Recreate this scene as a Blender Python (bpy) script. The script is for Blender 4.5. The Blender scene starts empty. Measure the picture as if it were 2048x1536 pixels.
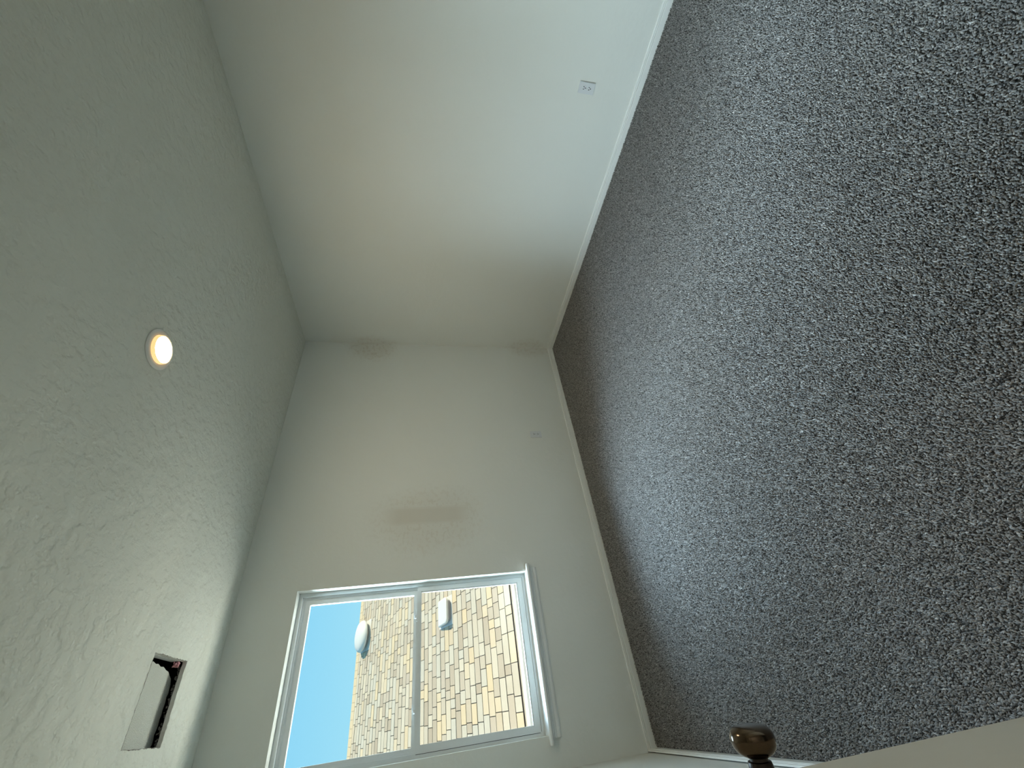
import bpy, bmesh, math, random
import numpy as np
from mathutils import Vector, Matrix

# ---------------------------------------------------------------- camera, sky, sun, lights, exposure
scene = bpy.context.scene
C = scene.collection
random.seed(7)
rng = np.random.default_rng(11)

CAM = Vector((-3.3223, -3.3525, 1.4986))
YAW, PITCH, ROLL, FPX = 0.6897, 0.2119, -0.0099, 813.79
fw = Vector((math.sin(YAW)*math.cos(PITCH), math.cos(YAW)*math.cos(PITCH), -math.sin(PITCH)))
rt = Vector((math.cos(YAW), -math.sin(YAW), 0.0))
dn = fw.cross(rt)
rt, dn = rt*math.cos(ROLL) + dn*math.sin(ROLL), dn*math.cos(ROLL) - rt*math.sin(ROLL)
cam_data = bpy.data.cameras.new('camera')
cam_data.sensor_fit = 'HORIZONTAL'
cam_data.sensor_width = 36.0
cam_data.lens = FPX/2048.0*36.0
cam_data.clip_start = 0.01
cam_data.clip_end = 500.0
cam = bpy.data.objects.new('camera', cam_data)
C.objects.link(cam)
# the photograph lies on its side: the room's "down" is the picture's right
cam.matrix_world = Matrix(((dn.x, rt.x, -fw.x, CAM.x), (dn.y, rt.y, -fw.y, CAM.y), (dn.z, rt.z, -fw.z, CAM.z), (0, 0, 0, 1)))
scene.camera = cam

world = bpy.data.worlds.new('sky')
scene.world = world
world.use_nodes = True
wt = world.node_tree
bg = wt.nodes['Background']
tc = wt.nodes.new('ShaderNodeTexCoord')
sx = wt.nodes.new('ShaderNodeSeparateXYZ')
rp = wt.nodes.new('ShaderNodeValToRGB')
rp.color_ramp.elements[0].position = 0.0
rp.color_ramp.elements[0].color = (0.46, 0.86, 1.0, 1)
rp.color_ramp.elements[1].position = 0.9
rp.color_ramp.elements[1].color = (0.17, 0.52, 0.95, 1)
e = rp.color_ramp.elements.new(0.22); e.color = (0.31, 0.74, 1.0, 1)
wt.links.new(tc.outputs['Generated'], sx.inputs[0])
wt.links.new(sx.outputs['Z'], rp.inputs[0])
wt.links.new(rp.outputs[0], bg.inputs['Color'])
bg.inputs['Strength'].default_value = 1.0

def lamp(name, kind, energy, color, loc, target, **kw):
    d = bpy.data.lights.new(name, kind)
    d.energy = energy
    d.color = color
    for k, v in kw.items():
        setattr(d, k, v)
    o = bpy.data.objects.new(name, d)
    C.objects.link(o)
    o.location = loc
    o.rotation_euler = (Vector(target) - Vector(loc)).to_track_quat('-Z', 'Y').to_euler()
    return o

SUN_TO = Vector((0.72, -0.27, 0.66)).normalized()
lamp('sun', 'SUN', 6.4, (1.0, 0.90, 0.72), tuple(SUN_TO*30), (0, 0, 0), angle=0.0093)
# added fill lamps outside the window, out of view, to boost daylight indoors
lamp('window_fill_side', 'AREA', 440.0, (0.68, 0.87, 1.0), (-4.5, 1.9, 3.1), (-1.6, -1.6, 0.6),
     shape='RECTANGLE', size=2.2, size_y=1.6, spread=math.radians(75))
lamp('window_fill_high', 'AREA', 640.0, (0.54, 0.78, 1.0), (-3.9, 2.2, 3.9), (-2.3, -1.6, 0.6),
     shape='RECTANGLE', size=4.8, size_y=1.6, spread=math.radians(95))
lamp('window_fill_low', 'AREA', 98.0, (1.0, 0.98, 0.84), (-3.1, 1.1, -0.45), (-2.9, -1.3, 2.7),
     shape='RECTANGLE', size=2.2, size_y=1.0, spread=math.radians(110))

vs = scene.view_settings
vs.view_transform = 'Standard'
vs.look = 'None'
vs.gamma = 1.0
vs.use_curve_mapping = False
vs.exposure = 0.0

# ---------------------------------------------------------------- helpers
def tag(o, label=None, cat=None, group=None, kind=None):
    if label: o['label'] = label
    if cat: o['category'] = cat
    if group: o['group'] = group
    if kind: o['kind'] = kind
    return o

def empty(name, loc=(0, 0, 0)):
    o = bpy.data.objects.new(name, None)
    o.empty_display_size = 0.1
    C.objects.link(o)
    o.location = loc
    return o

def obj(name, bm, mat, parent=None, smooth=False, local=True):
    me = bpy.data.meshes.new(name)
    bmesh.ops.recalc_face_normals(bm, faces=bm.faces[:])
    bm.to_mesh(me)
    bm.free()
    if smooth:
        for p in me.polygons:
            p.use_smooth = True
    me.materials.append(mat)
    o = bpy.data.objects.new(name, me)
    C.objects.link(o)
    if parent is not None:
        o.parent = parent
        if not local:      # coordinates given in world space
            o.matrix_parent_inverse = Matrix.Translation(-Vector(parent.location))
    return o

def box(bm, x0, x1, y0, y1, z0, z1):
    v = [bm.verts.new(p) for p in ((x0,y0,z0),(x1,y0,z0),(x1,y1,z0),(x0,y1,z0),(x0,y0,z1),(x1,y0,z1),(x1,y1,z1),(x0,y1,z1))]
    for f in ((0,3,2,1),(4,5,6,7),(0,1,5,4),(1,2,6,5),(2,3,7,6),(3,0,4,7)):
        bm.faces.new([v[i] for i in f])
    return v

def bevel(bm, w, seg=2):
    bmesh.ops.bevel(bm, geom=bm.edges[:], offset=w, segments=seg, affect='EDGES', profile=0.5)

def prism(bm, prof, to3, t0, t1):
    """closed 2D profile swept between two parameter values; to3(a, b, t) -> xyz"""
    A = [bm.verts.new(to3(a, b, t0)) for a, b in prof]
    B = [bm.verts.new(to3(a, b, t1)) for a, b in prof]
    n = len(prof)
    for i in range(n):
        j = (i+1) % n
        bm.faces.new((A[i], A[j], B[j], B[i]))
    bm.faces.new(A[::-1]); bm.faces.new(B)

def ring_xz(bm, x0, x1, z0, z1, l, r, b, t, y0, y1):
    """rectangular frame in the xz plane with its own member widths"""
    o = ((x0,z0),(x1,z0),(x1,z1),(x0,z1)); i = ((x0+l,z0+b),(x1-r,z0+b),(x1-r,z1-t),(x0+l,z1-t))
    V = [[bm.verts.new((p[0], y, p[1])) for p in q] for q in (o, i) for y in (y0, y1)]
    of, ob, inf, inb = V[0], V[1], V[2], V[3]
    for k in range(4):
        j = (k+1) % 4
        bm.faces.new((of[k], of[j], inf[j], inf[k]))
        bm.faces.new((ob[k], ob[j], inb[j], inb[k]))
        bm.faces.new((of[k], of[j], ob[j], ob[k]))
        bm.faces.new((inf[k], inf[j], inb[j], inb[k]))

def lathe(bm, prof, seg, axis_m=Matrix.Identity(4)):
    """prof: (height, radius) around local z"""
    rings = []
    for h, r in prof:
        if r < 1e-6:
            rings.append([bm.verts.new(axis_m @ Vector((0, 0, h)))])
        else:
            rings.append([bm.verts.new(axis_m @ Vector((r*math.cos(2*math.pi*k/seg), r*math.sin(2*math.pi*k/seg), h))) for k in range(seg)])
    for a, b in zip(rings[:-1], rings[1:]):
        for k in range(seg):
            j = (k+1) % seg
            if len(a) == 1 and len(b) == 1: continue
            if len(a) == 1: bm.faces.new((a[0], b[j], b[k]))
            elif len(b) == 1: bm.faces.new((a[k], a[j], b[0]))
            else: bm.faces.new((a[k], a[j], b[j], b[k]))
    for R in (rings[0], rings[-1]):
        if len(R) > 1:
            bm.faces.new(R)

# ---------------------------------------------------------------- materials
class N:
    """tiny node builder"""
    def __init__(self, name):
        self.m = bpy.data.materials.new(name)
        self.m.use_nodes = True
        self.t = self.m.node_tree
        self.b = self.t.nodes['Principled BSDF']
        self.out = self.t.nodes['Material Output']
    def n(self, typ, **kw):
        x = self.t.nodes.new(typ)
        for k, v in kw.items():
            setattr(x, k, v)
        return x
    def put(self, sock, v):
        if hasattr(v, 'links') or isinstance(v, bpy.types.NodeSocket):
            self.t.links.new(v, sock)
        else:
            sock.default_value = v
    def math(self, op, a, b=0.0, c=None, clamp=False):
        x = self.n('ShaderNodeMath', operation=op); x.use_clamp = clamp
        self.put(x.inputs[0], a); self.put(x.inputs[1], b)
        if c is not None: self.put(x.inputs[2], c)
        return x.outputs[0]
    def rng(self, v, a, b, c=0.0, d=1.0, smooth=True):
        x = self.n('ShaderNodeMapRange'); x.interpolation_type = 'SMOOTHSTEP' if smooth else 'LINEAR'
        self.put(x.inputs['Value'], v)
        for k, q in zip(('From Min','From Max','To Min','To Max'), (a, b, c, d)): x.inputs[k].default_value = q
        return x.outputs[0]
    def noise(self, scale, detail=2.0, rough=0.5, vec=None):
        x = self.n('ShaderNodeTexNoise')
        x.inputs['Scale'].default_value = scale; x.inputs['Detail'].default_value = detail; x.inputs['Roughness'].default_value = rough
        if vec is not None: self.t.links.new(vec, x.inputs['Vector'])
        return x.outputs['Fac']
    def pos(self):
        return self.n('ShaderNodeNewGeometry').outputs['Position']
    def xyz(self, v):
        x = self.n('ShaderNodeSeparateXYZ'); self.t.links.new(v, x.inputs[0]); return x.outputs
    def mix(self, f, a, b):
        x = self.n('ShaderNodeMix', data_type='RGBA')
        self.put(x.inputs['Factor'], f); self.put(x.inputs['A'], a); self.put(x.inputs['B'], b)
        return x.outputs['Result']
    def ramp(self, f, stops):
        x = self.n('ShaderNodeValToRGB'); r = x.color_ramp
        while len(r.elements) < len(stops): r.elements.new(0.5)
        for el, (p, c) in zip(r.elements, stops): el.position = p; el.color = (*c, 1)
        self.put(x.inputs[0], f); return x.outputs[0]
    def bump(self, h, strength, dist):
        x = self.n('ShaderNodeBump'); x.inputs['Strength'].default_value = strength; x.inputs['Distance'].default_value = dist
        self.t.links.new(h, x.inputs['Height']); self.t.links.new(x.outputs[0], self.b.inputs['Normal'])
    def base(self, c): self.put(self.b.inputs['Base Color'], c if not isinstance(c, tuple) else (*c[:3], 1))
    def set(self, **kw):
        for k, v in kw.items(): self.b.inputs[k.replace('_', ' ')].default_value = v

def plain(name, col, rough=0.5, metal=0.0, spec=0.5, var=0.04, scale=40.0):
    m = N(name)
    f = m.noise(scale, 3.0)
    a = tuple(min(1, c*(1+var)) for c in col); b = tuple(c*(1-var) for c in col)
    m.base(m.mix(f, (*b, 1), (*a, 1)))
    m.set(Roughness=rough, Metallic=metal); m.b.inputs['Specular IOR Level'].default_value = spec
    return m.m

WALL = (0.735, 0.745, 0.70)

def wall_mat(name, patches=(), axis='X', col=WALL, peel=0.35):
    """painted drywall with a light orange-peel; patches = (a0, z0, ra, rz, strength, core) spackle marks"""
    m = N(name)
    p = m.pos(); s = m.xyz(p); a = s[axis]; z = s['Z']
    colr = m.mix(m.noise(2.2, 3.0), (col[0]*0.985, col[1]*0.985, col[2]*0.985, 1), (min(1, col[0]*1.015), min(1, col[1]*1.015), min(1, col[2]*1.015), 1))
    for a0, z0, ra, rz, st, core in patches:
        da = m.math('DIVIDE', m.math('SUBTRACT', a, a0), ra)
        dz = m.math('DIVIDE', m.math('SUBTRACT', z, z0), rz)
        d = m.math('SQRT', m.math('ADD', m.math('MULTIPLY', da, da), m.math('MULTIPLY', dz, dz)))
        d = m.math('ADD', d, m.math('MULTIPLY', m.math('SUBTRACT', m.noise(5.0, 3.0, 0.6), 0.5), 0.55))
        halo = m.rng(d, 1.12, 0.45)
        sp = m.rng(m.noise(105.0, 3.0, 0.65), 0.44, 0.60)
        sp2 = m.math('MULTIPLY', sp, m.math('MULTIPLY', halo, st))
        soft = m.math('MULTIPLY', m.math('MULTIPLY', m.rng(d, 1.0, 0.5), 0.50), st)
        f = m.math('MAXIMUM', sp2, soft)
        if core:
            ca = m.rng(m.math('ABSOLUTE', m.math('SUBTRACT', a, core[0])), core[2]*1.5, core[2]*0.55)
            cz = m.rng(m.math('ABSOLUTE', m.math('SUBTRACT', z, core[1])), core[3]*1.3, core[3]*0.65)
            f = m.math('MAXIMUM', f, m.math('MULTIPLY', m.math('MULTIPLY', ca, cz), 0.58))
        colr = m.mix(f, colr, (0.56, 0.515, 0.435, 1))
    m.base(colr)
    m.set(Roughness=0.62); m.b.inputs['Specular IOR Level'].default_value = 0.3
    m.bump(m.noise(95.0, 3.0, 0.55), peel, 0.0035)
    return m.m

M = {}
M['wall_back'] = wall_mat('painted_wall_back', ((-2.01, 1.45, 0.34, 0.50, 0.50, (-1.975, 1.46, 0.075, 0.33)), (-0.04, 2.06, 0.25, 0.31, 0.75, None), (0.0, 0.30, 0.17, 0.30, 0.55, None)), 'X')
M['wall_right'] = wall_mat('painted_wall_right', ((0.02, 2.05, 0.16, 0.30, 0.5, None), (0.02, 0.30, 0.21, 0.30, 0.5, None)), 'Y')
M['wall'] = wall_mat('painted_wall')
m = N('textured_ceiling')
p = m.pos()
m.base((0.67, 0.68, 0.61)); m.set(Roughness=0.75); m.b.inputs['Specular IOR Level'].default_value = 0.2
k = m.rng(m.noise(78.0, 3.0, 0.5), 0.36, 0.66)
m.bump(m.math('ADD', k, m.math('MULTIPLY', m.noise(120.0, 2.0), 0.25)), 0.6, 0.009)
M['ceiling'] = m.m
M['trim'] = plain('white_trim_paint', (0.78, 0.79, 0.76), 0.35, var=0.02)
M['vinyl'] = plain('white_vinyl', (0.74, 0.77, 0.77), 0.3, var=0.015)
M['gypsum'] = plain('cut_drywall_edge', (0.66, 0.64, 0.60), 0.9, var=0.2, scale=120)
M['paper'] = plain('torn_drywall_paper', (0.16, 0.14, 0.12), 0.95, var=0.4, scale=150)
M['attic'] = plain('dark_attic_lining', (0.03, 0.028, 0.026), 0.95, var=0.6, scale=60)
M['fluff'] = plain('grey_loose_insulation', (0.20, 0.19, 0.18), 1.0, var=0.5, scale=150)
M['pink'] = plain('pink_insulation', (0.62, 0.30, 0.33), 1.0, var=0.3, scale=120)
M['plate'] = plain('outlet_plastic', (0.67, 0.69, 0.70), 0.35, var=0.01)
M['slot'] = plain('outlet_slot_gap_dark', (0.015, 0.015, 0.015), 0.8)
M['gap_shade'] = plain('sash_gap_dark', (0.045, 0.05, 0.05), 0.9, var=0.3, scale=200)
M['screw'] = plain('screw_metal', (0.45, 0.45, 0.43), 0.4, 0.7)
M['door'] = plain('door_paint', (0.60, 0.57, 0.49), 0.5, var=0.02)
M['bronze'] = plain('dark_bronze', (0.115, 0.08, 0.052), 0.16, 0.95, var=0.35, scale=60)
M['bronze_dark'] = plain('dark_bronze_neck', (0.05, 0.04, 0.034), 0.35, 0.8, var=0.3, scale=60)
M['fixture'] = plain('light_trim_white', (0.76, 0.73, 0.68), 0.4, var=0.01)
M['gutter'] = plain('white_gutter_metal', (0.88, 0.86, 0.80), 0.4, var=0.02)
M['fascia'] = plain('tan_fascia', (0.52, 0.44, 0.33), 0.7)
M['stucco'] = plain('tan_stucco', (0.55, 0.48, 0.38), 0.9, var=0.1, scale=80)
M['spill_dark'] = plain('dark_spill_cladding', (0.07, 0.05, 0.04), 0.9, var=0.2)
M['vent'] = plain('galvanised_vent', (0.62, 0.60, 0.53), 0.55, 0.0, var=0.08, scale=25)
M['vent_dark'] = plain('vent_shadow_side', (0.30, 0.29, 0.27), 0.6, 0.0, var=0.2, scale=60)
M['deck'] = plain('roof_underlay', (0.11, 0.095, 0.078), 0.95, var=0.2)
M['ground'] = plain('dry_lawn', (0.22, 0.23, 0.13), 1.0, var=0.35, scale=6)
M['carpet_back'] = plain('carpet_backing', (0.045, 0.046, 0.045), 1.0, var=0.3, scale=200)

m = N('lamp_diffuser')
m.set(Emission_Strength=430.0); m.b.inputs['Emission Color'].default_value = (1.0, 0.86, 0.62, 1); m.base((0.9, 0.85, 0.75))
M['lens'] = m.m
m = N('lamp_glowing_rim')
m.set(Emission_Strength=1.0); m.b.inputs['Emission Color'].default_value = (1.0, 0.60, 0.22, 1); m.base((0.8, 0.7, 0.55))
M['rim'] = m.m
m = N('hall_fill_diffuser')
m.set(Emission_Strength=120.0); m.b.inputs['Emission Color'].default_value = (1.0, 0.95, 0.86, 1); m.base((0.9, 0.9, 0.9))
M['hall_fill_lens'] = m.m

m = N('window_glass')
fr = m.n('ShaderNodeFresnel'); fr.inputs['IOR'].default_value = 1.45
gl = m.n('ShaderNodeBsdfGlossy'); gl.inputs['Roughness'].default_value = 0.02
tr = m.n('ShaderNodeBsdfTransparent'); tr.inputs['Color'].default_value = (0.97, 0.985, 0.98, 1)
mx = m.n('ShaderNodeMixShader')
m.t.links.new(m.math('MULTIPLY', fr.outputs[0], 0.6), mx.inputs[0]); m.t.links.new(tr.outputs[0], mx.inputs[1]); m.t.links.new(gl.outputs[0], mx.inputs[2])
m.t.links.new(mx.outputs[0], m.out.inputs['Surface'])
M['glass'] = m.m

TONES0 = [(0.0, (0.40, 0.345, 0.27)), (0.18, (0.47, 0.42, 0.34)), (0.36, (0.52, 0.475, 0.385)), (0.52, (0.50, 0.485, 0.42)), (0.68, (0.56, 0.515, 0.42)), (0.82, (0.60, 0.50, 0.34)), (0.93, (0.44, 0.395, 0.335)), (1.0, (0.62, 0.53, 0.38))]
TONES = [(p_, (c_[0]*1.05, c_[1]*0.985, c_[2]*0.90)) for p_, c_ in TONES0]
def shingle_mat(name, attr):
    m = N(name)
    if attr:
        a = m.n('ShaderNodeAttribute'); a.attribute_name = 'tone'; r = a.outputs['Fac']
    else:
        r = m.n('ShaderNodeObjectInfo').outputs['Random']
    c = m.ramp(r, TONES)
    g = m.noise(90.0, 3.0, 0.7)
    c = m.mix(m.rng(g, 0.35, 0.7), m.mix(0.82, (0.24, 0.20, 0.16, 1), c), c)
    m.base(c); m.set(Roughness=0.95); m.b.inputs['Specular IOR Level'].default_value = 0.1
    return m.m
M['shingle'] = shingle_mat('asphalt_shingle', False)
M['shingle_far'] = shingle_mat('asphalt_shingle_far', True)

m = N('carpet_pile')
a = m.n('ShaderNodeAttribute'); a.attribute_name = 'tone'
c = m.ramp(a.outputs['Fac'], [(0.0, (0.045, 0.044, 0.043)), (0.14, (0.110, 0.108, 0.106)), (0.45, (0.208, 0.206, 0.203)), (0.8, (0.295, 0.290, 0.281)), (1.0, (0.44, 0.43, 0.415))])
m.base(c); m.set(Roughness=1.0); m.b.inputs['Specular IOR Level'].default_value = 0.05
M['carpet'] = m.m

# ---------------------------------------------------------------- the room
H = 2.74
XL, YF = -3.640, -3.44          # left wall face, front wall face
WX0, WX1, WZ0, WZ1 = -3.473, -2.475, 0.675, 2.361   # window opening
T = 0.17

def structure(name, bm, mat):
    return tag(obj(name, bm, mat), kind='structure')

bm = bmesh.new()
box(bm, XL-T, WX0, 0, T, -0.3, H+0.35); box(bm, WX1, T, 0, T, -0.3, H+0.35)
box(bm, WX0, WX1, 0, T, -0.3, WZ0); box(bm, WX0, WX1, 0, T, WZ1, H+0.35)
structure('wall_back', bm, M['wall_back'])
bm = bmesh.new()     # unseen dark cladding added outside the window wall to soak up lamp spill
box(bm, XL-T-2, WX0-.05, T, T+.02, -3.0, H+0.35); box(bm, WX1+.05, T+2, T, T+.02, -3.0, H+0.35)
box(bm, WX0-.05, WX1+.05, T, T+.02, -3.0, WZ0-.03); box(bm, WX0-.05, WX1+.05, T, T+.02, WZ1+.05, H+0.35)
structure('spill_cladding', bm, M['spill_dark'])
bm = bmesh.new(); box(bm, 0, T, -4.8, 0, -0.3, H+0.35); structure('wall_right', bm, M['wall_right'])
bm = bmesh.new(); box(bm, XL-T, XL, YF, 0, -0.3, H+0.35); structure('wall_left', bm, M['wall'])
DX0, DX1, DZ = -3.580, -2.655, 2.045      # doorway the camera stands in
bm = bmesh.new()
box(bm, XL-T, DX0, YF-0.12, YF, -0.3, H); box(bm, DX1, 0, YF-0.12, YF, -0.3, H); box(bm, DX0, DX1, YF-0.12, YF, DZ, H)
structure('wall_front', bm, M['wall'])

# ceiling with the ragged square cut-out
HX0, HX1, HY0, HY1 = -3.241, -2.892, -0.790, -0.445
def ragged_loop(step=0.012, j=0.0022):
    pts = []
    def side(a, b):
        n = int(round((Vector(b)-Vector(a)).length/step))
        d = (Vector(b)-Vector(a)).normalized(); nn = Vector((-d.y, d.x))
        for i in range(n):
            t = i/n
            o = 0.0 if i == 0 else random.uniform(-j, j)
            pts.append(Vector(a)*(1-t) + Vector(b)*t + nn*o)
    side((HX0, HY0), (HX1, HY0)); side((HX1, HY0), (HX1, HY1)); side((HX1, HY1), (HX0, HY1)); side((HX0, HY1), (HX0, HY0))
    return pts
loop = ragged_loop()
bm = bmesh.new()
TH = 0.019
OX0, OX1, OY0, OY1 = XL-T, T, -4.8, T
low = [bm.verts.new((q.x, q.y, H)) for q in loop]
outer = [bm.verts.new(q) for q in ((OX0, OY0, H), (OX1, OY0, H), (OX1, OY1, H), (OX0, OY1, H))]
ed = [bm.edges.new((low[i], low[(i+1) % len(low)])) for i in range(len(low))] + [bm.edges.new((outer[i], outer[(i+1) % 4])) for i in range(4)]
bmesh.ops.triangle_fill(bm, edges=ed, use_beauty=True)
# drop any faces filled inside the hole
bmesh.ops.delete(bm, geom=[f for f in bm.faces if HX0+.004 < f.calc_center_median().x < HX1-.004 and HY0+.004 < f.calc_center_median().y < HY1-.004 and all(v in low for v in f.verts)], context='FACES_ONLY')
ceiling = structure('ceiling', bm, M['ceiling'])
bm = bmesh.new()
lo = [bm.verts.new((q.x, q.y, H)) for q in loop]; up = [bm.verts.new((q.x + random.uniform(-.001, .001), q.y + random.uniform(-.001, .001), H+TH)) for q in loop]
for i in range(len(loop)):
    j = (i+1) % len(loop); bm.faces.new((lo[i], lo[j], up[j], up[i]))
obj('cut_edge', bm, M['gypsum'], ceiling)
bm = bmesh.new()       # torn paper fringe along the saw cut
cx, cy = (HX0+HX1)/2, (HY0+HY1)/2
A = [bm.verts.new((q.x, q.y, H-0.0012)) for q in loop]
B = []
for q in loop:
    w = random.choice((0.0008, 0.0012, 0.0018, 0.0026, 0.0035))
    B.append(bm.verts.new((q.x + w*(1 if q.x > cx else -1)*(abs(q.x-cx) > .17), q.y + w*(1 if q.y > cy else -1)*(abs(q.y-cy) > .168), H-0.0008)))
for i in range(len(loop)):
    j = (i+1) % len(loop); bm.faces.new((A[i], A[j], B[j], B[i]))
obj('torn_paper', bm, M['paper'], ceiling)
# attic side of the ceiling: a dark closed cavity over the hole
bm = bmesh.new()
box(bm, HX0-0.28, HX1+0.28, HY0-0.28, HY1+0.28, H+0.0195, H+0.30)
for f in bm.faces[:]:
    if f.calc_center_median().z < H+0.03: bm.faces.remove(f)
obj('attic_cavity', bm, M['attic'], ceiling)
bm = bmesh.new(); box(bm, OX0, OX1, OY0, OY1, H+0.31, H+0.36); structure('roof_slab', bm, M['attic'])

bm = bmesh.new(); box(bm, XL-T, T, -4.8, T, -0.30, -0.0065)
floor = structure('floor', bm, M['carpet_back'])

# carpet pile: countless small leaning tufts
def carpet():
    sp = 0.0052
    xs = np.arange(XL+0.006, -0.004, sp); ys = np.arange(YF-0.12, -0.010, sp)
    X, Y = np.meshgrid(xs, ys); X = X.ravel(); Y = Y.ravel(); n = len(X)
    X = X + rng.uniform(-.45, .45, n)*sp; Y = Y + rng.uniform(-.45, .45, n)*sp
    keep = (X < -0.013) & (Y < -0.013) & (X > XL+0.022) & ((Y > YF+0.01) | ((X > DX0+.01) & (X < DX1-.01)))
    X, Y = X[keep], Y[keep]; n = len(X)
    lowf = np.sin(X*2.3+np.sin(Y*1.9)*1.4)*0.5 + np.sin(Y*3.1-X*1.2+1.0)*0.35 + np.sin((X+Y)*6.0+np.sin(X*4))*0.25
    h = rng.uniform(0.0065, 0.0125, n) + 0.0007*lowf
    h *= np.where(rng.random(n) < 0.09, 0.45, 1.0)
    ang = rng.uniform(0, 2*np.pi, n); lean = rng.uniform(0.0, 0.0055, n)
    ax = X + np.cos(ang)*lean + 0.0012*lowf; ay = Y + np.sin(ang)*lean - 0.001*lowf
    w = rng.uniform(0.0025, 0.0041, n); r0 = rng.uniform(0, np.pi/2, n)
    co = np.empty((n, 5, 3), np.float32)
    for k in range(4):
        a = r0 + k*np.pi/2
        co[:, k, 0] = X + np.cos(a)*w; co[:, k, 1] = Y + np.sin(a)*w; co[:, k, 2] = -0.0065 + h*0.25
    co[:, 4, 0] = ax; co[:, 4, 1] = ay; co[:, 4, 2] = -0.0065 + h
    base = (np.arange(n)*5)[:, None]
    tri = np.concatenate([base + np.array([[k, (k+1) % 4, 4]]) for k in range(4)], 1).reshape(-1).astype(np.int32)
    me = bpy.data.meshes.new('carpet_pile')
    me.vertices.add(n*5); me.vertices.foreach_set('co', co.ravel())
    nt = n*4
    me.loops.add(nt*3); me.loops.foreach_set('vertex_index', tri)
    me.polygons.add(nt); me.polygons.foreach_set('loop_start', np.arange(0, nt*3, 3, dtype=np.int32))
    try: me.polygons.foreach_set('loop_total', np.full(nt, 3, np.int32))
    except Exception: pass
    me.polygons.foreach_set('use_smooth', np.ones(nt, bool))
    tone = np.clip(rng.normal(0.52, 0.22, n) + 0.03*lowf, 0, 1)
    tone = np.where(rng.random(n) < 0.07, rng.uniform(0, .15, n), tone)
    at = me.attributes.new('tone', 'FLOAT', 'POINT'); at.data.foreach_set('value', np.repeat(tone, 5).astype(np.float32))
    me.update(calc_edges=True)
    me.materials.append(M['carpet'])
    o = bpy.data.objects.new('carpet_pile', me); C.objects.link(o); o.parent = floor
    o['kind'] = 'stuff'
carpet()

# baseboards
BP = [(0, -0.006), (0.0125, -0.006), (0.0125, 0.0330), (0.0118, 0.0350), (0.0100, 0.0362), (0.0055, 0.0368), (0.0055, 0.0392), (0.0108, 0.0404), (0.0108, 0.0445), (0.0090, 0.0462), (0.0045, 0.0468), (0.0045, 0.0490), (0.0085, 0.0500), (0.0075, 0.0555), (0.0045, 0.0575), (0, 0.0575)]
bm = bmesh.new(); prism(bm, BP, lambda a, b, t: (t, -a, b), XL+0.0065, -0.0); structure('baseboard_back', bm, M['trim'])
bm = bmesh.new(); prism(bm, BP, lambda a, b, t: (-a, t, b), YF, 0.0); structure('baseboard_right', bm, M['trim'])
bm = bmesh.new(); prism(bm, BP, lambda a, b, t: (XL+0.0065+a, t, b), YF, 0.0); structure('baseboard_left', bm, M['trim'])
bm = bmesh.new(); prism(bm, BP, lambda a, b, t: (t, YF+a, b), DX1+0.06, 0.0); structure('baseboard_front', bm, M['trim'])

# hallway behind the camera
bm = bmesh.new()
box(bm, XL-1.3, XL-1.2, -4.8, YF-0.12, -0.3, H); box(bm, XL-1.3, 0.0, -4.9, -4.8, -0.3, H); box(bm, XL-1.3, XL-T, YF-0.12, YF, -0.3, H)
structure('wall_hall', bm, M['wall'])
bm = bmesh.new(); box(bm, XL-1.3, OX0, -4.9, YF, H, H+.05); structure('ceiling_hall', bm, M['ceiling'])
bm = bmesh.new(); box(bm, XL-1.3, OX0, -4.9, YF, -0.3, -0.002); structure('floor_hall', bm, M['carpet_back'])
hl = empty('hallway_fill_light', (-2.6, -4.1, H))  # unseen lamp added to fill the room from behind the camera
bm = bmesh.new(); lathe(bm, [(0, .13), (-.012, .13), (-.016, .12), (-.016, .105)], 40); obj('trim', bm, M['fixture'], hl)
bm = bmesh.new(); lathe(bm, [(-.014, .105), (-.020, .09), (-.023, .05), (-.024, 0)], 40); obj('lens', bm, M['hall_fill_lens'], hl)
tag(hl, 'added white round fill light in the hallway outside the open door', 'light')

# ---------------------------------------------------------------- window
win = tag(empty('window_1', ((WX0+WX1)/2, 0.08, 0.70)), kind='structure')
def wpart(name, bm, mat, parent=win):
    me = obj(name, bm, mat)
    root = win
    me.parent = parent
    me.matrix_parent_inverse = Matrix.Translation(-Vector(win.location)) if parent is win else Matrix.Identity(4)
    return me
bm = bmesh.new()
ring_xz(bm, WX0, WX1, 0.700, WZ1, .021, .021, .020, .021, 0.080, T)
ring_xz(bm, WX0+.021, WX1-.021, 0.720, WZ1-.021, .0035, .0035, .002, .0035, 0.076, T)
ring_xz(bm, WX0+.0245, WX1-.0245, 0.722, WZ1-.0245, .012, .012, .010, .012, 0.097, T)
ring_xz(bm, WX0+.0365, WX1-.0365, 0.732, WZ1-.0365, .0075, .0075, .006, .0075, 0.104, T)
wpart('frame', bm, M['vinyl'])
bm = bmesh.new(); ring_xz(bm, -3.444, -2.519, 1.518, 2.3175, .024, .030, .042, .031, 0.108, 0.138)
up_s = wpart('upper_sash', bm, M['vinyl'])
bm = bmesh.new(); box(bm, -3.424, -2.545, 0.121, 0.124, 1.556, 2.290); wpart('pane', bm, M['glass'], up_s)
bm = bmesh.new()
ring_xz(bm, -3.4485, -2.4995, 0.7235, 1.534, .030, .034, .040, .026, 0.082, 0.106)
ring_xz(bm, -3.4185, -2.5335, 0.7635, 1.508, .007, .007, .008, .004, 0.0865, 0.102)
lo_s = wpart('lower_sash', bm, M['vinyl'])
bm = bmesh.new(); box(bm, -3.4135, -2.5385, 0.093, 0.096, 0.768, 1.506); wpart('pane', bm, M['glass'], lo_s)
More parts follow.
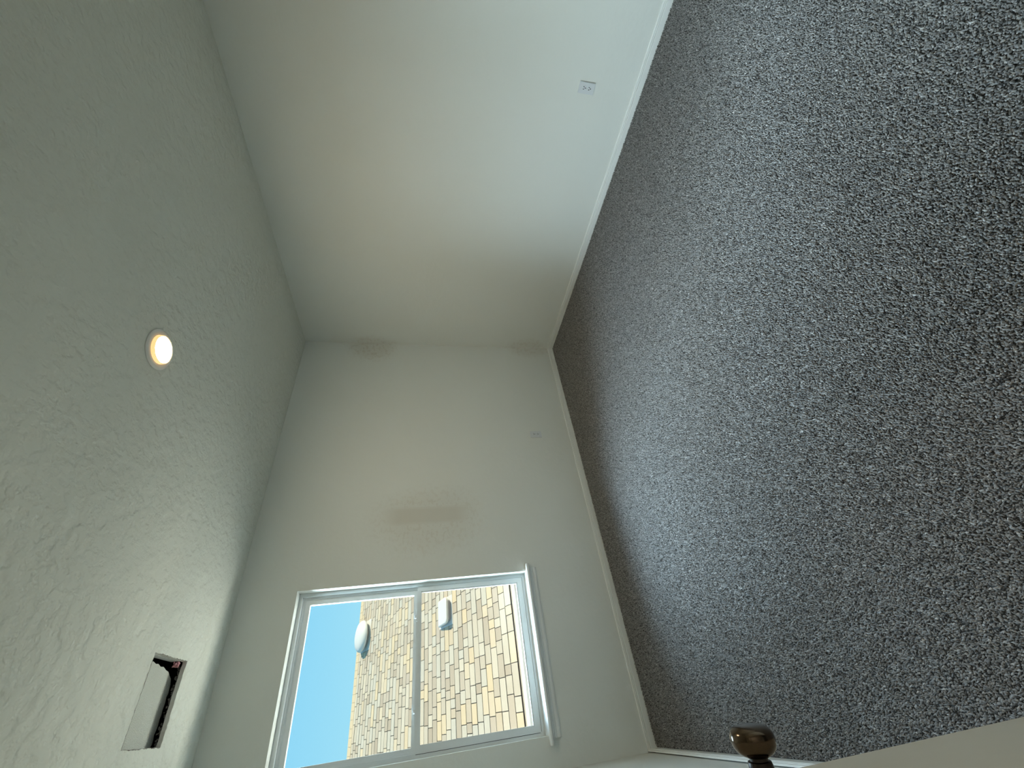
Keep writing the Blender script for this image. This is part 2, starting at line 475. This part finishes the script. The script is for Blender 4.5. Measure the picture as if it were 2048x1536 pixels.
for lx in (-2.70, -3.245):
    bm = bmesh.new()
    box(bm, lx-.030, lx+.030, 0.086, 0.104, 1.534, 1.541)
    lathe(bm, [(1.541, .011), (1.551, .010), (1.552, 0)], 14, Matrix.Translation((lx, .096, 0)))
    box(bm, lx-.005, lx+.034, 0.090, 0.098, 1.546, 1.552)
    wpart('sash_lock', bm, M['vinyl'], lo_s)
bm = bmesh.new(); box(bm, WX0+.0185, WX0+.0240, 0.0785, 0.0990, 0.732, 1.531); box(bm, WX1-.0236, WX1-.0208, 0.0785, 0.0990, 0.742, 1.525)
wpart('sash_gap_shade', bm, M['gap_shade'])  # dark slivers standing in for the shaded gaps beside the lower sash
# stool with horns, rounded nose
bm = bmesh.new()
NS = [(-0.0, 0.676), (-0.030, 0.676), (-0.0355, 0.679), (-0.0385, 0.684), (-0.0390, 0.689), (-0.0375, 0.6945), (-0.034, 0.6985), (-0.029, 0.700), (-0.0, 0.700)]
prism(bm, NS, lambda a, b, t: (t, a, b), -3.520, -2.428)
box(bm, WX0, WX1, 0.0, 0.085, 0.676, 0.700)
wpart('stool', bm, M['trim'])
bm = bmesh.new()
AP = [(0, 0.676), (-0.017, 0.676), (-0.017, 0.664), (-0.0125, 0.660), (-0.0125, 0.648), (-0.010, 0.644), (-0.010, 0.628), (-0.006, 0.618), (0, 0.618)]
prism(bm, AP, lambda a, b, t: (t, a, b), -3.487, -2.455)
wpart('apron', bm, M['trim'])

# ---------------------------------------------------------------- door, standing open along the left wall
hinge = Vector((-3.560, -3.425)); edge = Vector((-3.4538, -2.5228))
dd = (edge-hinge).normalized(); nn = Vector((dd.y, -dd.x))      # nn points into the room
def dp(s, t, z):
    q = hinge + dd*s + nn*t
    return (q.x, q.y, z)
DL = (edge-hinge).length
bm = bmesh.new()
prism(bm, [(0, -0.035), (DL, -0.035), (DL, 0.0), (0, 0.0)], lambda a, b, t: dp(a, b, t), 0.014, 2.035)
bevel(bm, 0.0012, 1)
door = tag(obj('door_1', bm, M['door']), kind='structure')
KZ = 0.997
kp = hinge + dd*(DL-0.062)
KM = Matrix((( -dd.x, 0, nn.x, kp.x), (-dd.y, 0, nn.y, kp.y), (0, 1, 0, KZ), (0, 0, 0, 1)))
bm = bmesh.new(); lathe(bm, [(0.038, .0140), (0.0400, .0190), (0.0430, .0245), (0.0475, .0290), (0.0530, .0318), (0.0595, .0327), (0.0660, .0318), (0.0712, .0288), (0.0750, .0228), (0.0768, .0142), (0.0774, 0)], 48, KM)
knob = obj('door_knob', bm, M['bronze'], door, smooth=True)
knob['label'] = 'dark bronze round knob'
bm = bmesh.new(); lathe(bm, [(0.0, .033), (0.004, .0335), (0.008, .031), (0.011, .0245), (0.013, .0185), (0.030, .0172), (0.0335, .0165), (0.0345, .0130), (0.041, .0125)], 40, KM)
obj('neck', bm, M['bronze_dark'], knob, smooth=False)

# ---------------------------------------------------------------- ceiling light
lt = empty('recessed_light', (-1.775, -1.708, H))
bm = bmesh.new()
lathe(bm, [(0.0, .0985), (-.003, .0992), (-.006, .0970), (-.0085, .0890), (-.0085, .0780), (-.0070, .0700)], 64)
obj('trim', bm, M['fixture'], lt, smooth=True)
bm = bmesh.new(); lathe(bm, [(-.0060, .0705), (-.0205, .0690), (-.0222, .0675), (-.0225, .0650), (-.0205, .0630)], 64)
obj('rim', bm, M['rim'], lt, smooth=True)
bm = bmesh.new(); lathe(bm, [(-.0206, .0632), (-.0218, .058), (-.0228, .04), (-.0231, .02), (-.0232, 0)], 64)
obj('lens', bm, M['lens'], lt, smooth=True)
tag(lt, 'glowing warm round ceiling light with a white trim ring', 'light')

# ---------------------------------------------------------------- things in the ceiling hole
bm = bmesh.new()
PZ = H + 0.055
pp = [(HX0-0.06, HY0-0.06), (-2.908, HY0-0.06), (-2.910, -0.70), (-2.907, -0.665), (-2.914, -0.635), (-2.912, -0.61), (-2.921, -0.58), (-2.919, -0.55), (-2.930, -0.515), (-2.934, -0.485), (-2.948, -0.462), (-2.960, -0.436)]
x = -2.985
while x > HX0-0.05:
    pp.append((x, -0.4160 + random.uniform(-.005, .005))); x -= random.uniform(.008, .02)
pp.append((HX0-0.06, -0.416))
prism(bm, pp, lambda a, b, t: (a, b, t), PZ, PZ+0.012)
bm2 = bmesh.new(); box(bm2, HX1+.0015, HX1+.035, HY0-.05, HY1-.03, H+TH+.001, H+.062); bevel(bm2, .001, 1)
tag(obj('framing_board', bm2, M['trim']), 'pale framing board beside the square hole in the ceiling', 'board')
tag(obj('cover_panel', bm, M['ceiling']), 'pale flat panel lying just above the square hole in the ceiling', 'panel')
def fluff(name, bmx, c, sx_, sy_, sz_, n, mat, rmin, rmax):
    for _ in range(n):
        q = Vector((c[0]+random.uniform(-sx_, sx_), c[1]+random.uniform(-sy_, sy_), c[2]+random.uniform(-sz_, sz_)))
        g = bmesh.ops.create_icosphere(bmx, subdivisions=1, radius=random.uniform(rmin, rmax), matrix=Matrix.Translation(q) @ Matrix.Diagonal((random.uniform(.5, 1.6), random.uniform(.5, 1.6), random.uniform(.5, 1.2), 1)))
    for v in bmx.verts: v.co += Vector((random.uniform(-1, 1), random.uniform(-1, 1), random.uniform(-1, 1)))*rmin*.35
    return obj(name, bmx, mat)
o = fluff('insulation', bmesh.new(), (-2.905, -0.470, H+0.034), .012, .016, .010, 26, M['pink'], .003, .007)
tag(o, 'tuft of pink insulation in the corner of the ceiling hole', 'insulation', kind='stuff')
o = fluff('insulation', bmesh.new(), ((HX0+HX1)/2-.01, -0.4270, H+0.0300), .170, .010, .009, 110, M['fluff'], .003, .006)
tag(o, 'loose grey insulation in the dark gap along the ceiling hole', 'insulation', kind='stuff')

# ---------------------------------------------------------------- wall outlets
def outlet(name, loc, rz, label):
    r = empty(name, loc); r.rotation_euler = (0, 0, rz)
    bm = bmesh.new(); box(bm, -.035, .035, -.0085, -.0018, -.0575, .0575)
    bmesh.ops.bevel(bm, geom=[e_ for e_ in bm.edges if all(v.co.y < -.008 for v in e_.verts)], offset=.0026, segments=2, affect='EDGES')
    obj('cover_plate', bm, M['plate'], r)
    bm = bmesh.new(); box(bm, -.0335, .0335, -.0019, 0.0, -.056, .056); obj('plate_gap_shade', bm, M['slot'], r)  # dark backing that paints in the shadow gap behind the plate
    for s in (-1, 1):
        bm = bmesh.new(); zc = s*.0195; pr = []
        for k in range(28):
            a = 2*math.pi*k/28
            pr.append((.0170*math.cos(a), zc + max(-.0125, min(.0125, .0170*math.sin(a)))))
        prism(bm, pr, lambda a, b, t: (a, t, b), -.0104, -.006)
        f = obj('receptacle', bm, M['plate'], r)
        bm = bmesh.new()
        box(bm, -.0088, -.0048, -.0108, -.0090, zc-.0010, zc+.0080); box(bm, .0048, .0088, -.0108, -.0090, zc-.0005, zc+.0075)
        prism(bm, [(.0036*math.cos(k*.628), zc-.0074+.0036*math.sin(k*.628)) for k in range(10)], lambda a, b, t: (a, t, b), -.0108, -.0090)
        obj('slots', bm, M['slot'], f)
    bm = bmesh.new(); lathe(bm, [(0.0080, .0032), (.0096, .0028), (.0098, 0)], 12, Matrix.Rotation(math.pi/2, 4, 'X')); obj('screw', bm, M['screw'], r)
    return tag(r, label, 'outlet', 'wall outlets')
outlet('wall_outlet', (-1.210, 0.0, 0.405), 0.0, 'white wall outlet low on the window wall, between smudge and corner')
outlet('wall_outlet', (0.0, -2.604, 0.405), -math.pi/2, 'white wall outlet alone on the long plain wall')

# ---------------------------------------------------------------- outside: neighbouring roof, vents, ground
SL = math.radians(25.2); EY, EZ, EX = 2.375, 0.2935, 0.143
U = Vector((0, math.cos(SL), math.sin(SL))); NV = Vector((0, -math.sin(SL), math.cos(SL)))
def rf(x, u, h=0.0):
    return Vector((x, EY, EZ)) + U*u + NV*h
ROWS = 43; RX0, RX1 = -8.5, 4.5
house = empty('neighbour_house', (-2.0, 5.0, -3.0))
def hp(name, bm, mat, parent=house):
    return obj(name, bm, mat, parent, local=False)
bm = bmesh.new()
ridge = rf(0, ROWS*EX)
E1 = rf(0, EX*1.03); DY, DZZ = E1.y, E1.z
prism(bm, [(DY, DZZ-.02), (DY, DZZ-.16), (2*ridge.y-DY, DZZ-.16), (2*ridge.y-DY, DZZ-.02), (ridge.y, ridge.z-.02)], lambda a, b, t: (t, a, b), RX0, RX1)
hp('roof_deck', bm, M['deck'])
bm = bmesh.new(); box(bm, RX0+.3, RX1-.3, DY+.4, 2*ridge.y-DY-.4, -3.0, DZZ-.16); hp('wall', bm, M['stucco'])
bm = bmesh.new(); box(bm, RX0, RX1, DY-.018, DY+.002, DZZ-.17, DZZ-.012); hp('fascia', bm, M['fascia'])
bm = bmesh.new()
prism(bm, [(DY-.020, DZZ-.022), (DY-.020, DZZ-.125), (DY-.105, DZZ-.125), (DY-.130, DZZ-.075), (DY-.135, DZZ-.035), (DY-.122, DZZ-.035), (DY-.120, DZZ-.070), (DY-.098, DZZ-.115), (DY-.030, DZZ-.115), (DY-.030, DZZ-.022)], lambda a, b, t: (t, a, b), RX0, RX1)
hp('gutter', bm, M['gutter'])
# shingle meshes shared by length
LENS = [0.11, 0.15, 0.19, 0.22, 0.25, 0.29, 0.33]
def shingle_geo(L, prd):
    b0 = 0.0045 + prd
    g, g0 = .0042, .0105  # gaps bare the dark deck, imitating shadow lines under the shingle butts
    P = [(g, g0, 0), (L-g, g0, 0), (L-g, EX, 0), (g, EX, 0), (g, g0, b0), (L-g, g0, b0), (L-g, EX, .0030+prd*.6), (g, EX, .0030+prd*.6)]
    F = [(0,3,2,1),(4,5,6,7),(0,1,5,4),(1,2,6,5),(2,3,7,6),(3,0,4,7)]
    return [Vector((p[0],0,0)) + U*p[1] + NV*p[2] for p in P], F
meshes = {}
def shingle_mesh(L, prd):
    k_ = (L, prd)
    if k_ not in meshes:
        v, f = shingle_geo(L, prd); me = bpy.data.meshes.new('shingle'); me.from_pydata([tuple(q) for q in v], [], f); me.materials.append(M['shingle']); meshes[k_] = me
    return meshes[k_]
def to_px(w):
    d = w - CAM; z = d.dot(fw)
    return 1024 + FPX*d.dot(dn)/z, 768 - FPX*d.dot(rt)/z
def through_window(w):
    d = w - CAM; t = (0.09-CAM.y)/d.y; q = CAM + d*t
    if not (-3.46 < q.x < -2.50 and 0.74 < q.z < 2.32): return False
    px, py = to_px(w)
    return py < 1560
pieces = []
for r_ in range(1, ROWS):
    x = RX0 + random.uniform(-.2, 0)
    while x < RX1:
        L = random.choice(LENS); pieces.append((r_, x, L, random.choice((0.0, 0.0, .0035)))); x += L
vis = [q for q in pieces if through_window(rf(q[1]+q[2]/2, (q[0]+.5)*EX)) or through_window(rf(q[1], (q[0]+.5)*EX)) or through_window(rf(q[1]+q[2], (q[0]+.5)*EX))]
single = set(vis[:296])
for q in vis[:296]:
    o = bpy.data.objects.new('shingle', shingle_mesh(q[2], q[3])); C.objects.link(o)
    o.parent = house; o.matrix_parent_inverse = Matrix.Translation(-Vector(house.location)); o.location = rf(q[1], q[0]*EX)
V, F, TN = [], [], []
for q in pieces:
    if q in single: continue
    v, f = shingle_geo(q[2], q[3]); o_ = rf(q[1], q[0]*EX); b = len(V); tn = random.random()
    V += [tuple(a_+o_) for a_ in v]; F += [tuple(i_+b for i_ in g) for g in f]; TN += [tn]*8
me = bpy.data.meshes.new('shingles'); me.from_pydata(V, [], F); me.materials.append(M['shingle_far'])
me.attributes.new('tone', 'FLOAT', 'POINT').data.foreach_set('value', TN)
o = bpy.data.objects.new('shingles', me); C.objects.link(o); o.parent = house; o.matrix_parent_inverse = Matrix.Translation(-Vector(house.location)); o['kind'] = 'stuff'
bm = bmesh.new(); x = RX0      # ridge cap
while x < RX1:
    prism(bm, [(-.15, -.066), (0, .012), (.15, -.066), (.15, -.074), (0, .002), (-.15, -.074)], lambda a, b, t: (t, ridge.y+a, ridge.z+b+.006), x, x+.135); x += .14
o = hp('ridge_cap', bm, M['shingle'])
tag(house, 'house next door with a tan and grey shingle roof', 'house')

# low hooded vent on the lower part of the roof
def frame_at(x, u):
    return Matrix(((1, U.x, NV.x, 0), (0, U.y, NV.y, 0), (0, U.z, NV.z, 0), (0, 0, 0, 1))), rf(x, u, .006)
v2 = empty('roof_vent', rf(-1.945, 12.6*EX, .006)); v2.rotation_euler = (SL, 0, 0)
bm = bmesh.new(); box(bm, -.21, .21, -.085, .36, 0, .003); obj('flange', bm, M['vent'], v2)
def hood_outline(w, y0, y1, r, n=7):
    pts = [(w, y1), (-w, y1)]
    for cxx, a0 in ((-w+r, math.pi), (w-r, 1.5*math.pi)):
        for k in range(n+1):
            a = a0 + k/n*math.pi/2; pts.append((cxx + r*math.cos(a), y0 + r + r*math.sin(a)))
    return pts
bm = bmesh.new()
ol = hood_outline(.185, -.065, .315, .075); il = hood_outline(.172, -.052, .310, .068)
hz = lambda y: .105 - .055*max(0, (y+.065)/.38)
a_ = [bm.verts.new((q[0], q[1], hz(q[1]))) for q in il]; b_ = [bm.verts.new((q[0], q[1], hz(q[1])-.008)) for q in ol]; c_ = [bm.verts.new((q[0], q[1], hz(q[1])-.040)) for q in ol]
bm.faces.new(a_)
for A_, B_ in ((a_, b_), (b_, c_)):
    for k in range(len(A_)):
        j = (k+1) % len(A_); bm.faces.new((A_[k], A_[j], B_[j], B_[k]))
obj('hood', bm, M['vent'], v2)
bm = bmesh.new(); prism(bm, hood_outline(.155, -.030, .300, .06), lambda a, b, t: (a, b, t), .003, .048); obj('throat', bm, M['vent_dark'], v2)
tag(v2, 'low squared roof vent with rounded front, halfway up the shingle roof', 'roof vent', 'roof vents')
# round dome vent near the ridge
v1 = empty('roof_vent', rf(-1.63, 39.6*EX, .006)); v1.rotation_euler = (SL, 0, 0)
bm = bmesh.new(); box(bm, -.29, .29, -.29, .27, 0, .003); obj('flange', bm, M['vent'], v1)
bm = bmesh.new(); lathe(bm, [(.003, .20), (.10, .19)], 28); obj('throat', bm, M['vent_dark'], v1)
bm = bmesh.new(); lathe(bm, [(.075, .285), (.070, .300), (.082, .305), (.120, .295), (.155, .262), (.178, .20), (.190, .12), (.194, 0)], 36); obj('hood', bm, M['vent'], v1, smooth=True)
tag(v1, 'round domed roof vent at the ridge against the blue sky', 'roof vent', 'roof vents')
bm = bmesh.new(); box(bm, -60, 60, T, 80, -3.1, -3.0); structure('ground', bm, M['ground'])
